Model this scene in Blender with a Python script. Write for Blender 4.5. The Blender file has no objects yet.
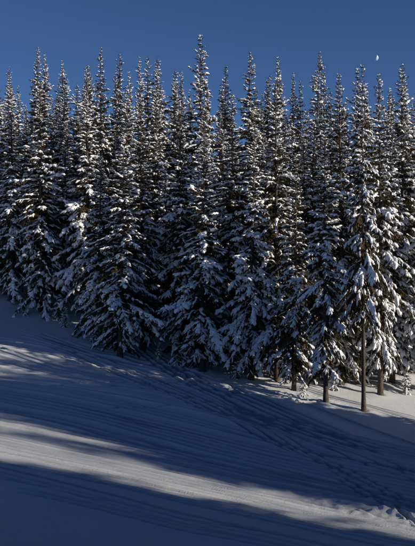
import bpy, bmesh, math, numpy as np
from mathutils import Vector
rng0=np.random.default_rng(7)
SUN_EL=math.radians(17.0)
SX,SY=0.94,-0.341
# ---------------------------------------------------------------- noise
def vnoise(x,y,scale,seed):
    r=np.random.default_rng(seed); T=r.random((256,256))
    u=x/scale+1000.3; v=y/scale+1000.7
    i=np.floor(u).astype(np.int64); j=np.floor(v).astype(np.int64)
    fu=u-i; fv=v-j
    fu=fu*fu*(3-2*fu); fv=fv*fv*(3-2*fv)
    a=T[i%256,j%256]; b=T[(i+1)%256,j%256]; c=T[i%256,(j+1)%256]; d=T[(i+1)%256,(j+1)%256]
    return (a*(1-fu)+b*fu)*(1-fv)+(c*(1-fu)+d*fu)*fv-0.5
def sstep(a,b,x):
    t=np.clip((x-a)/(b-a),0,1); return t*t*(3-2*t)
def softplus(v): return np.log1p(np.exp(np.clip(v,-40,40)))
def base_h(x,y):
    x=np.asarray(x,float); y=np.asarray(y,float)
    xs=np.clip(x,-60,30)
    h=-10-0.1*xs
    yc=6*softplus((y-74)/6)
    yc=yc-6*softplus((yc-80)/6)*0.93
    h=h+0.33*yc
    s=-SY*x+SX*y
    A=4+20*(1-sstep(50,62,s))
    h=h+A*sstep(26,90,x)  # unseen rise on the right, added to lift the shadow-casting trees
    h=h+1.2*vnoise(x,y,22,1)*sstep(20,60,y)+0.3*vnoise(x,y,7,2)
    return h
# ---------------------------------------------------------------- mesh helper
def mesh_from_quads(name,V,Q,mi,smooth,mats):
    me=bpy.data.meshes.new(name)
    me.vertices.add(len(V)); me.vertices.foreach_set("co",V.astype(np.float32).ravel())
    me.loops.add(len(Q)*4); me.loops.foreach_set("vertex_index",Q.astype(np.int32).ravel())
    me.polygons.add(len(Q)); me.polygons.foreach_set("loop_start",np.arange(0,len(Q)*4,4,dtype=np.int32))
    for m in mats: me.materials.append(m)
    me.polygons.foreach_set("material_index",mi.astype(np.int32))
    me.polygons.foreach_set("use_smooth",smooth.astype(bool))
    me.update(calc_edges=True)
    return me
# ---------------------------------------------------------------- materials
def new_mat(n):
    m=bpy.data.materials.new(n); m.use_nodes=True
    nt=m.node_tree; return m,nt,nt.nodes["Principled BSDF"]
def ramp(nt,fac,c0,c1,p0=0.3,p1=0.7):
    r=nt.nodes.new("ShaderNodeValToRGB"); r.color_ramp.elements[0].position=p0; r.color_ramp.elements[1].position=p1
    r.color_ramp.elements[0].color=(*c0,1); r.color_ramp.elements[1].color=(*c1,1)
    nt.links.new(fac,r.inputs[0]); return r
def noise(nt,scale,detail=4,coord="Object",rough=0.55):
    tc=nt.nodes.new("ShaderNodeTexCoord"); n=nt.nodes.new("ShaderNodeTexNoise")
    n.inputs["Scale"].default_value=scale; n.inputs["Detail"].default_value=detail; n.inputs["Roughness"].default_value=rough
    nt.links.new(tc.outputs[coord],n.inputs["Vector"]); return n
m_bark,nt,b=new_mat("spruce_bark")
n=noise(nt,6,5); r=ramp(nt,n.outputs[0],(0.03,0.022,0.016),(0.11,0.085,0.065)); nt.links.new(r.outputs[0],b.inputs["Base Color"])
b.inputs["Roughness"].default_value=0.9
bp=nt.nodes.new("ShaderNodeBump"); bp.inputs["Strength"].default_value=0.6; nt.links.new(n.outputs[0],bp.inputs["Height"]); nt.links.new(bp.outputs[0],b.inputs["Normal"])
m_need,nt,b=new_mat("spruce_needles")
n=noise(nt,1.3,4); r=ramp(nt,n.outputs[0],(0.02,0.025,0.014),(0.115,0.075,0.032)); nt.links.new(r.outputs[0],b.inputs["Base Color"])
b.inputs["Roughness"].default_value=0.65; b.inputs["Specular IOR Level"].default_value=0.2
m_snowt,nt,b=new_mat("branch_snow")
n=noise(nt,9,4); r=ramp(nt,n.outputs[0],(0.84,0.85,0.89),(0.93,0.94,0.95)); nt.links.new(r.outputs[0],b.inputs["Base Color"])
b.inputs["Roughness"].default_value=0.7; b.inputs["Specular IOR Level"].default_value=0.2
bp=nt.nodes.new("ShaderNodeBump"); bp.inputs["Strength"].default_value=0.5; bp.inputs["Distance"].default_value=0.05
nt.links.new(n.outputs[0],bp.inputs["Height"]); nt.links.new(bp.outputs[0],b.inputs["Normal"])
m_snow,nt,b=new_mat("ground_snow")
n=noise(nt,0.35,5); r=ramp(nt,n.outputs[0],(0.86,0.88,0.92),(0.91,0.93,0.95))
at=nt.nodes.new("ShaderNodeAttribute"); at.attribute_name="packed_shade"
mx=nt.nodes.new("ShaderNodeMixRGB"); mx.inputs[2].default_value=(0.32,0.40,0.52,1)  # packed-snow tint pushed darker, painting shade into the ski tracks
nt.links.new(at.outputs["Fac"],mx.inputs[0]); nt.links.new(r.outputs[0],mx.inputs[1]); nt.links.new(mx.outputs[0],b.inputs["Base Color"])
b.inputs["Roughness"].default_value=0.6; b.inputs["Specular IOR Level"].default_value=0.3
tc=nt.nodes.new("ShaderNodeTexCoord"); mp=nt.nodes.new("ShaderNodeMapping")
mp.inputs["Rotation"].default_value=(0,0,math.radians(24)); mp.inputs["Scale"].default_value=(0.10,1.7,1)
nt.links.new(tc.outputs["Object"],mp.inputs[0])
n2=nt.nodes.new("ShaderNodeTexNoise"); n2.inputs["Scale"].default_value=5.0; n2.inputs["Detail"].default_value=7; n2.inputs["Roughness"].default_value=0.8
nt.links.new(mp.outputs[0],n2.inputs["Vector"])
n3=noise(nt,9,6,rough=0.8)
ad=nt.nodes.new("ShaderNodeMath"); ad.operation="MULTIPLY_ADD"; ad.inputs[1].default_value=0.7
nt.links.new(n3.outputs[0],ad.inputs[0]); nt.links.new(n2.outputs[0],ad.inputs[2])
bp=nt.nodes.new("ShaderNodeBump"); bp.inputs["Strength"].default_value=1.0; bp.inputs["Distance"].default_value=0.14
nt.links.new(ad.outputs[0],bp.inputs["Height"]); nt.links.new(bp.outputs[0],b.inputs["Normal"])
# ---------------------------------------------------------------- ground
def axis(lo,hi,step,far_lo,far_hi):
    core=np.arange(lo,hi,step)
    def out(d):
        a=[];p=step;c=0
        while c<d: p=min(p*1.12,60); c+=p; a.append(c)
        return np.array(a)
    l=lo-out(lo-far_lo)[::-1]; r=core[-1]+out(far_hi-core[-1])
    return np.concatenate([l,core,r])
gx=axis(-21,22,0.06,-1500,1500); gy=axis(28,88,0.05,-1500,1500)
X,Y=np.meshgrid(gx,gy,indexing="xy")
Z=base_h(X,Y)
win=sstep(-26,-21,X)*(1-sstep(22,28,X))*sstep(22,28,Y)*(1-sstep(88,100,Y))
Z+=win*(0.08*vnoise(X,Y,3.2,3)+0.02*vnoise(X,Y,0.7,4))
groove=np.zeros_like(Z); rim=np.zeros_like(Z)
wob=0.04*vnoise(X,Y,1.5,60)
def track(y0,sl,amp,wl,ph,w,d,x0=-40,x1=40,double=0.0):
    g=y0+sl*X+amp*np.sin(X/wl+ph)
    der=sl+amp/wl*np.cos(X/wl+ph); k=1/np.sqrt(1+der*der)
    m=sstep(x0,x0+2,X)*(1-sstep(x1-2,x1,X))
    for o in ([0.0] if double==0 else [-double,double]):
        q=((Y-g)*k-o+wob)/w
        np.maximum(groove,m*d*np.exp(-q**4),out=groove)
        np.maximum(rim,m*d*0.55*np.exp(-(np.abs(q)-1.6)**2*4),out=rim)
for y0,sl,amp,wl,ph,x0,x1,nn,spd in [
    (60.5,-0.70,2.5,9,0.3,-20,18,3,1.9),(65.5,-0.45,3.0,10,2.2,-22,9,2,2.4),(56,-0.62,1.6,11,1.0,-20,22,3,2.2),
    (52,-0.55,1.0,12,0,-22,22,3,2.0),(67,-1.05,3.0,6,1.4,-14,9,3,1.3),(71,-1.3,3.5,6,4.0,-8,12,3,1.3),(47.5,-0.45,1.2,12,3,-22,22,3,1.8),(62,-1.4,3.5,7,0.4,-2,14,3,1.2),
    (58,-1.1,4.0,7,2.6,-16,4,3,1.3)]:
    for j in range(nn):
        track(y0+(j-nn/2)*spd+rng0.normal(0,0.5),sl+rng0.normal(0,0.05),amp*rng0.uniform(0.9,1.1),wl*rng0.uniform(0.95,1.05),ph+rng0.normal(0,0.1),rng0.uniform(0.13,0.20),rng0.uniform(0.14,0.25),x0+rng0.uniform(-3,4),x1+rng0.uniform(-5,3),rng0.choice([0,0.38]))
for i in range(16):
    xa=rng0.uniform(-20,8)
    track(rng0.uniform(54,74),rng0.uniform(-2.2,0.3),rng0.uniform(1.5,3.5),rng0.uniform(3.5,6),rng0.uniform(0,6.3),rng0.uniform(0.11,0.17),rng0.uniform(0.12,0.22),xa,xa+rng0.uniform(8,20),rng0.choice([0,0.3]))
for i in range(26):
    track(rng0.uniform(31,47),rng0.uniform(-0.48,-0.36),rng0.uniform(0.1,0.4),rng0.uniform(5,9),rng0.uniform(0,6.3),rng0.uniform(0.07,0.12),rng0.uniform(0.05,0.11),rng0.uniform(-26,-5),rng0.uniform(5,40),rng0.choice([0,0.24]))
Z+=(rim-groove)*win
packed_shade=np.clip(groove/0.15,0,1)*win*0.9  # groove mask for the packed tint and its painted shade
q=(Y-(41.5-0.42*X))
berm=np.exp(-(q/1.5)**2)*sstep(2,8,X)*win
Z+=berm*(0.2+0.25*vnoise(X,Y,0.3,5)+0.25*vnoise(X,Y,0.8,6))
Z+=np.exp(-((Y-(56.0-0.62*X))/1.2)**2)*win*0.2
ch=sstep(58,64,Y+0.5*X)*(1-sstep(78,84,Y))*win
Z+=ch*(0.14*vnoise(X,Y,0.3,8)+0.06*vnoise(X,Y,0.8,9))*(1.6*np.clip(vnoise(X,Y,5,10)+0.02,0,1))
front=[ # x, y, height, crown radius factor, variant
(-20.6,88,22.4,1.0,0),(-16.9,86,24.0,0.95,1),(-12.0,85,24.8,0.92,2),(-7.7,74,20.2,1.0,3),(-5.9,77,23.6,0.9,4),
(-10.2,79,17.8,0.95,5),(-2.4,77,23.6,0.86,1),(-0.4,72,21.6,1.0,0),(1.9,75.5,24.6,0.86,5),(3.7,71,22.2,0.88,2),
(5.9,71.5,25.6,0.8,3),(7.1,69,19.6,0.82,4),(9.3,66,21.6,0.78,7),(12.0,64.6,26.8,0.54,6),(11.6,73,27.4,0.76,1),
(14.6,71,27.4,0.7,7),(18.2,78,29.2,0.76,7),(19.9,74,25.5,0.72,3),(16.6,75.5,25.0,0.8,2),(21.2,79.5,26.5,0.82,0),(8.9,74.5,24.0,0.8,5)]
for (tx,ty,hh,rr,vv) in front:
    d2=(X-tx)**2+(Y-ty)**2
    m=d2<9
    Z[m]+=0.18*np.exp(-d2[m]/1.2)-0.22*np.exp(-d2[m]/0.12)
nx,ny=len(gx),len(gy)
V=np.stack([X.ravel(),Y.ravel(),Z.ravel()],1)
ii=np.arange(ny-1)[:,None]*nx+np.arange(nx-1)[None,:]
Q=np.stack([ii,ii+1,ii+nx+1,ii+nx],-1).reshape(-1,4)
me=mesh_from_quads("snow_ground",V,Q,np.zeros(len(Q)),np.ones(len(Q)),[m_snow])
pa=me.attributes.new("packed_shade","FLOAT","POINT"); pa.data.foreach_set("value",packed_shade.ravel().astype(np.float32))
g=bpy.data.objects.new("snow_ground",me); bpy.context.scene.collection.objects.link(g)
# ---------------------------------------------------------------- spruce generator
def nrm(v): return v/np.maximum(np.linalg.norm(v,axis=-1,keepdims=True),1e-9)
def spike(p,d,w,L):
    p=np.array(p,float); d=np.array(d,float); d/=np.linalg.norm(d)
    s=np.cross(d,[0,0,1]); s=s/ (np.linalg.norm(s)+1e-9)
    return [p,p+d*L*0.4+s*w/2,p+d*L,p+d*L*0.4-s*w/2]
sp=[]
sp+=spike((0,0,0),(1,0,0),0.16,1.0)
for a,l in ((0.1,0.42),(0.3,0.4),(0.52,0.34),(0.72,0.26)):
    for sg in (1,-1):
        sp+=spike((a,0,0),(0.7,0.65*sg,-0.25),0.13,l)
for a in (0.15,0.4,0.65):
    sp+=spike((a,0,0),(0.45,0.12*(-1)**int(a*10),-0.8),0.13,0.36)
NT=np.array(sp)
NQ=np.arange(len(NT)).reshape(-1,4)
ang=np.arange(6)/6*2*np.pi
aa=[-1,-0.62,0,0.62,1]; pr=[0.3,0.82,1,0.85,0.3]
ST=[]
for a,p in zip(aa,pr):
    for t in ang:
        c=math.sin(t)*p; c=c if c>0 else c*0.45
        ST.append((a,math.cos(t)*p,c))
ST=np.array(ST); SQ=[]
for i in range(4):
    for k in range(6):
        SQ.append((i*6+k,i*6+(k+1)%6,(i+1)*6+(k+1)%6,(i+1)*6+k))
SQ+=[(0,3,2,1),(0,5,4,3),(24,25,26,27),(24,27,28,29)]
SQ=np.array(SQ)
def inst(T,TQ,C,D,S,rng,jit=0.0,roll=None):
    side=nrm(np.cross(D,np.array([0,0,1.0])[None])+1e-6); up=np.cross(side,D)
    if roll is not None:
        c=np.cos(roll)[:,None]; s=np.sin(roll)[:,None]
        side,up=side*c+up*s, up*c-side*s
    P=T[None]*S[:,None,:]
    if jit: P=P*(1+rng.uniform(-jit,jit,P.shape))
    W=C[:,None]+P[...,0:1]*D[:,None]+P[...,1:2]*side[:,None]+P[...,2:3]*up[:,None]
    n=len(C)
    QQ=TQ[None]+(np.arange(n)*len(T))[:,None,None]
    return W.reshape(-1,3),QQ.reshape(-1,4)
def make_spruce(name,seed,H=22.0,R=2.9,bare=0.06,snow=0.6,upsnow=0.7,tk=1.0):
    rng=np.random.default_rng(seed)
    VV=[];QQ=[];MI=[];SM=[];off=0
    def add(v,q,mi,sm):
        nonlocal off
        VV.append(v);QQ.append(q+off);MI.append(np.full(len(q),mi));SM.append(np.full(len(q),sm)); off+=len(v)
    nr=26; ns=9; zz=np.linspace(-0.8*tk,H,nr); bend=rng.uniform(-1,1,2)*0.18*tk
    def tx(z): return np.stack([bend[0]*np.sin(z/H*3.0),bend[1]*np.sin(z/H*2.4),z*0],-1)
    rad=(0.24*(1-zz/H).clip(0)**0.85+0.012)*tk; rad[:2]*=1.25
    th=np.arange(ns)/ns*2*np.pi
    v=np.stack([rad[:,None]*np.cos(th)[None],rad[:,None]*np.sin(th)[None],np.repeat(zz[:,None],ns,1)],-1)+tx(zz)[:,None]
    i=np.arange(nr-1)[:,None]*ns; k=np.arange(ns)[None]
    q=np.stack([i+k,i+(k+1)%ns,i+ns+(k+1)%ns,i+ns+k],-1).reshape(-1,4)
    add(v.reshape(-1,3),q,0,True)
    bz=[];z=bare*H; wl=[]
    zs=1.0 if tk==1 else 0.55
    while z<H-0.25*zs:
        u=(z-bare*H)/(H*(1-bare))
        n=int(rng.integers(5,8)) if u<0.9 else 5
        bz+=list(z+rng.uniform(-0.12,0.12,n)*(1-0.8*u)*zs); wl+=[rng.uniform(0.66,1.24)]*n
        z+=rng.uniform(0.26,0.56)*(1-0.35*u)*zs
    bz=np.array(bz); nb=len(bz); wl=np.array(wl)
    u=np.clip((bz-bare*H)/(H*(1-bare)),0,1)
    az=rng.uniform(0,2*np.pi,nb)
    lump=1+0.26*np.sin(az*2+bz*0.9+seed)+0.22*np.sin(az*3-bz*1.7+seed*2)
    L=R*((1-u)**0.93)*np.minimum(1,0.5+u*2.6)*rng.uniform(0.5,1.22,nb)*lump*wl+0.05
    e0=-0.22+1.1*u**1.6+rng.uniform(-0.18,0.18,nb)
    dr=0.60-0.30*u+rng.uniform(-0.16,0.16,nb); up3=0.16
    dead=rng.random(nb)<0.08
    hd=np.stack([np.cos(az),np.sin(az),az*0],-1)
    def bp(idx,t):
        zc=L[idx]*(e0[idx]*t-dr[idx]*t*t+up3*t**3)
        P=hd[idx]*(L[idx]*t)[:,None]; P[:,2]=bz[idx]+zc
        return P+tx(bz[idx])
    def tan(idx,t):
        dz=e0[idx]-2*dr[idx]*t+3*up3*t*t
        T=hd[idx].copy(); T[:,2]=dz; return nrm(T)
    ts=np.array([0,0.35,0.7,1.0])
    idx=np.repeat(np.arange(nb),4); t=np.tile(ts,nb)
    P=bp(idx,t); T=tan(idx,t); sd=nrm(np.cross(T,[0,0,1.0])); upv=np.cross(sd,T)
    r=(0.010*tk+0.014*L[idx])*(1-0.85*t)
    ring=np.stack([P+sd*r[:,None],P+upv*r[:,None],P-sd*r[:,None],P-upv*r[:,None]],1)
    q=[]
    for s0 in range(3):
        for k in range(4):
            q.append((s0*4+k,s0*4+(k+1)%4,(s0+1)*4+(k+1)%4,(s0+1)*4+k))
    q=np.array(q)[None]+(np.arange(nb)*16)[:,None,None]
    add(ring.reshape(-1,3),q.reshape(-1,4),0,True)
    if bare>0.1:
        ns_=18; zz2=rng.uniform(0.02*H,bare*H,ns_); a2=rng.uniform(0,6.28,ns_); l2=rng.uniform(0.3,1.0,ns_)
        d2=np.stack([np.cos(a2),np.sin(a2),-0.35+0*a2],-1); p0=np.stack([0*a2,0*a2,zz2],-1)+tx(zz2)
        p1=p0+d2*l2[:,None]; up_=np.array([0,0,0.025])
        vv=np.stack([p0+up_,p1,p0-up_,p0-up_*1.5+[[0.01,0,0]]],1)
        add(vv.reshape(-1,3),np.arange(ns_*4).reshape(-1,4),0,False)
    nt_=np.where(dead,2,(L/0.10).astype(int)+3)
    idx=np.repeat(np.arange(nb),nt_); n=len(idx)
    t=0.1+0.9*rng.random(n)**0.75
    P=bp(idx,t); T=tan(idx,t); sd=nrm(np.cross(T,[0,0,1.0]))
    sg=rng.choice([-1,1],n); ph=np.radians(rng.uniform(12,72,n))*(1-0.45*(t>0.92))
    D=T*np.cos(ph)[:,None]+sd*(np.sin(ph)*sg)[:,None]
    D[:,2]-=rng.uniform(0.05,1.0,n)*(1-0.85*u[idx]**1.5)
    D=nrm(D)
    sz=0.38-0.24*u[idx]**2.5
    if tk!=1: sz=sz*0.55
    l=(sz*0.7+0.20*np.minimum(L[idx],2.4)*(1-0.6*t))*rng.uniform(0.75,1.3,n)
    S=np.stack([l,np.maximum(l,sz)*0.95,np.maximum(l,sz)*1.1],-1)
    v,q=inst(NT,NQ,P,D,S,rng,0.25,rng.uniform(-0.6,0.6,n))
    add(v,q,1,False)
    sb=np.clip(rng.normal(1.0,0.62,nb)+0.7*np.sin(az*2+bz*1.3+seed*3),0.0,1.9)*(upsnow+(1-upsnow)*(1-u**1.6))
    ps=snow*sb[idx]*(0.22+0.95*t)
    m=(rng.random(n)<ps)&(~dead[idx])
    C=P[m]+D[m]*(l[m]*0.5)[:,None]; nn=m.sum()
    w=(0.03+0.125*rng.random(nn)**1.7)*(0.5+0.30*np.minimum(L[idx][m],2.5))*(0.75+0.25*sb[idx][m])
    C[:,2]+=w*0.4
    S=np.stack([l[m]*rng.uniform(0.33,0.64,nn),w,w*rng.uniform(0.6,1.0,nn)],-1)
    v,q=inst(ST,SQ,C,D[m],S,rng,0.32,rng.uniform(-0.5,0.5,nn)); add(v,q,2,True)
    na=(L/0.24).astype(int)+1
    idx=np.repeat(np.arange(nb),na); n=len(idx); t=0.2+0.8*rng.random(n)
    m=rng.random(n)<np.clip(snow*sb[idx]*1.1,0,1)*(0.25+0.75*t)
    idx=idx[m];t=t[m]; n=len(idx)
    P=bp(idx,t);D=nrm(tan(idx,t)+rng.normal(0,0.15,(n,3)))
    w=(0.055+0.145*rng.random(n)**1.5)*(0.4+0.28*np.minimum(L[idx],2.6)); P[:,2]+=w*0.4
    S=np.stack([rng.uniform(0.14,0.34,n)*(0.4+0.28*np.minimum(L[idx],2)),w,w*rng.uniform(0.55,0.95,n)],-1)
    v,q=inst(ST,SQ,P,D,S,rng,0.32,rng.uniform(-0.3,0.3,n)); add(v,q,2,True)
    return mesh_from_quads(name,np.concatenate(VV),np.concatenate(QQ),np.concatenate(MI),np.concatenate(SM),[m_bark,m_need,m_snowt])
variants=[]
for i,(R,bare,snow,us) in enumerate([(3.3,0.06,0.76,0.5),(3.1,0.06,0.66,0.38),(3.0,0.07,0.8,0.5),(3.4,0.07,0.72,0.5),(2.9,0.08,0.56,0.3),(3.2,0.06,0.7,0.42),(3.0,0.28,0.76,0.5),(3.0,0.13,0.72,0.48)]):
    variants.append(make_spruce("spruce_%d"%i,100+i,22.0,R,bare,snow,us))
variants.append(make_spruce("sapling_a",301,3.0,0.95,0.02,0.8,0.8,0.25))
variants.append(make_spruce("sapling_b",302,2.2,0.8,0.02,0.9,0.9,0.2))
col=bpy.context.scene.collection
def put(name,x,y,h,rf,v,parent=None,rot=None,H0=22.0):
    o=bpy.data.objects.new(name,variants[v]); k=h/H0
    o.scale=(k*rf,k*rf,k); o.location=(x,y,float(base_h(x,y)))
    o.rotation_euler=(rng0.normal(0,0.012),rng0.normal(0,0.012),rng0.uniform(0,6.28) if rot is None else rot)
    col.objects.link(o)
    if parent: o.parent=parent
    return o
for (tx,ty,hh,rr,vv) in front: put("spruce_tree",tx,ty,hh,rr*1.05,vv)
for (tx,ty,hh,v,H0) in [(-2.6,73.2,2.6,8,3.0),(-2.0,73.6,1.8,9,2.2),(2.5,70.6,1.7,9,2.2),(-4.3,74.2,1.6,8,3.0),(-13.9,82,1.9,8,3.0),(-15.0,84.5,2.6,9,2.2),
    (17.2,72.6,2.2,8,3.0),(7.6,67.3,1.3,9,2.2),(-10.2,76.2,2.2,8,3.0),(-18.6,84.6,1.8,9,2.2)]:
    put("spruce_sapling",tx,ty,hh,1.0,v,H0=H0)
forest=bpy.data.objects.new("distant_spruce_forest",None); col.objects.link(forest)
pts=[(a[0],a[1]) for a in front]
def free(x,y,d): return all((x-a)**2+(y-b)**2>d*d for a,b in pts)
cnt=0
for (x,y,hh,v) in [(-0.3,91,30.4,0),(4.6,92,29.4,3),(1.9,93,27.4,1),(8.0,94,28.8,2),(-6.2,92,27.4,5),(-11.3,92,28.0,4),(6.4,95,26.0,1),(-16.5,95,24.0,0),
    (12.9,92,27.8,5),(15.9,90,28.4,0),(20.2,90,28.6,3),(10.4,96,26.2,4),(18.0,94,26.4,2),(-3.4,95,26.2,3),(-8.8,96,25.2,2),(-13.6,97,24.6,3)]:
    pts.append((x,y)); put("spruce",x,y,hh,0.8,v,forest); cnt+=1
for yy in np.arange(77,116,3.0):
    for xx in np.arange(-60,60,3.1):
        x=xx+rng0.uniform(-1.4,1.4); y=yy+rng0.uniform(-1.4,1.4)
        lim=np.interp(x,[-60,-22,-14,-6,2,10,18,26,60],[88,90,92,82,79,77,80,76,72])
        if y<lim or x>0.247*y+4 or x<-0.247*y-7: continue
        if not free(x,y,1.9): continue
        pts.append((x,y))
        hh=rng0.uniform(18.5,25.8)+4.5*float(vnoise(np.array([x]),np.array([y]),8,33)[0])+(0.8 if x>8 else (-1.5 if x<-14 else 0))
        put("spruce",x,y,hh,rng0.uniform(0.7,0.98),int(rng0.integers(0,6)),forest); cnt+=1
right=bpy.data.objects.new("offscreen_caster_forest",None); col.objects.link(right)  # off-frame trees, heights and gap shaped to shade the foreground snow
rng0=np.random.default_rng(77)
for yy in np.arange(-34,66,3.9):
    for xx in np.arange(25,90,4.1):
        x=xx+rng0.uniform(-1.3,1.3); y=yy+rng0.uniform(-1.3,1.3)
        s=-SY*x+SX*y
        if s<14 or s>64.6 or (33.4<s<39.2): continue  # gap left open to let the sunlit streak through
        if s>58 and x>62: continue
        if x<0.247*y+9: continue
        hh=22 if s<62.5 else 13
        if 58<s<=61.8: hh=24
        if 39.2<=s<42.8: hh=15
        hh*=rng0.uniform(0.85,1.1)
        put("spruce",x,y,hh,1.0,int(rng0.integers(0,6)),right); cnt+=1
print("trees",cnt,"tri",sum(len(v.polygons) for v in variants))
# ---------------------------------------------------------------- moon (crescent phase cut into the mesh; the shaded part is left out)
mm,nt,b=new_mat("moon_surface")
n=noise(nt,0.12,4); r=ramp(nt,n.outputs[0],(0.4,0.4,0.39),(0.65,0.65,0.63),0.35,0.6)
df=nt.nodes.new("ShaderNodeBsdfDiffuse"); nt.links.new(r.outputs[0],df.inputs[0])
tr=nt.nodes.new("ShaderNodeBsdfTransparent"); ads=nt.nodes.new("ShaderNodeAddShader")
nt.links.new(df.outputs[0],ads.inputs[0]); nt.links.new(tr.outputs[0],ads.inputs[1])
nt.links.new(ads.outputs[0],nt.nodes["Material Output"].inputs[0])
bpy.ops.mesh.primitive_uv_sphere_add(segments=96,ring_count=48,radius=11,location=(599,3000,768))
mo=bpy.context.object; mo.name="moon"; mo.data.materials.append(mm)
bm=bmesh.new(); bm.from_mesh(mo.data)
ld=Vector((0.85,0.22,-0.35)).normalized()
bmesh.ops.delete(bm,geom=[f for f in bm.faces if f.normal.dot(ld)<0 or f.normal.y>0.02],context='FACES')
for f in bm.faces: f.smooth=True
bm.to_mesh(mo.data); bm.free()
# ---------------------------------------------------------------- light
S=Vector((SX*math.cos(SUN_EL),SY*math.cos(SUN_EL),math.sin(SUN_EL)))
sl=bpy.data.lights.new("sun","SUN"); sl.energy=5.0; sl.angle=math.radians(0.5); sl.color=(1,0.90,0.76)
so=bpy.data.objects.new("sun",sl); so.rotation_euler=S.to_track_quat('Z','Y').to_euler(); col.objects.link(so)
w=bpy.data.worlds.new("World"); bpy.context.scene.world=w; w.use_nodes=True
nt=w.node_tree; bg=nt.nodes["Background"]
sky=nt.nodes.new("ShaderNodeTexSky"); sky.sky_type='NISHITA'; sky.sun_disc=False
sky.sun_elevation=SUN_EL; sky.sun_rotation=math.atan2(SX,SY)
sky.altitude=3000; sky.air_density=0.7; sky.dust_density=1.2; sky.ozone_density=5.0
nt.links.new(sky.outputs[0],bg.inputs[0]); bg.inputs[1].default_value=0.087
# ---------------------------------------------------------------- camera
cam=bpy.data.cameras.new("camera"); co=bpy.data.objects.new("camera",cam); col.objects.link(co)
co.location=(0,0,0); co.rotation_euler=(math.radians(90),0,0)
cam.sensor_fit='VERTICAL'; cam.sensor_height=24; cam.lens=12/math.tan(math.radians(18))
cam.clip_end=6000
bpy.context.scene.camera=co
sc=bpy.context.scene; sc.view_settings.view_transform='Standard'; sc.view_settings.look='None'; sc.view_settings.exposure=0
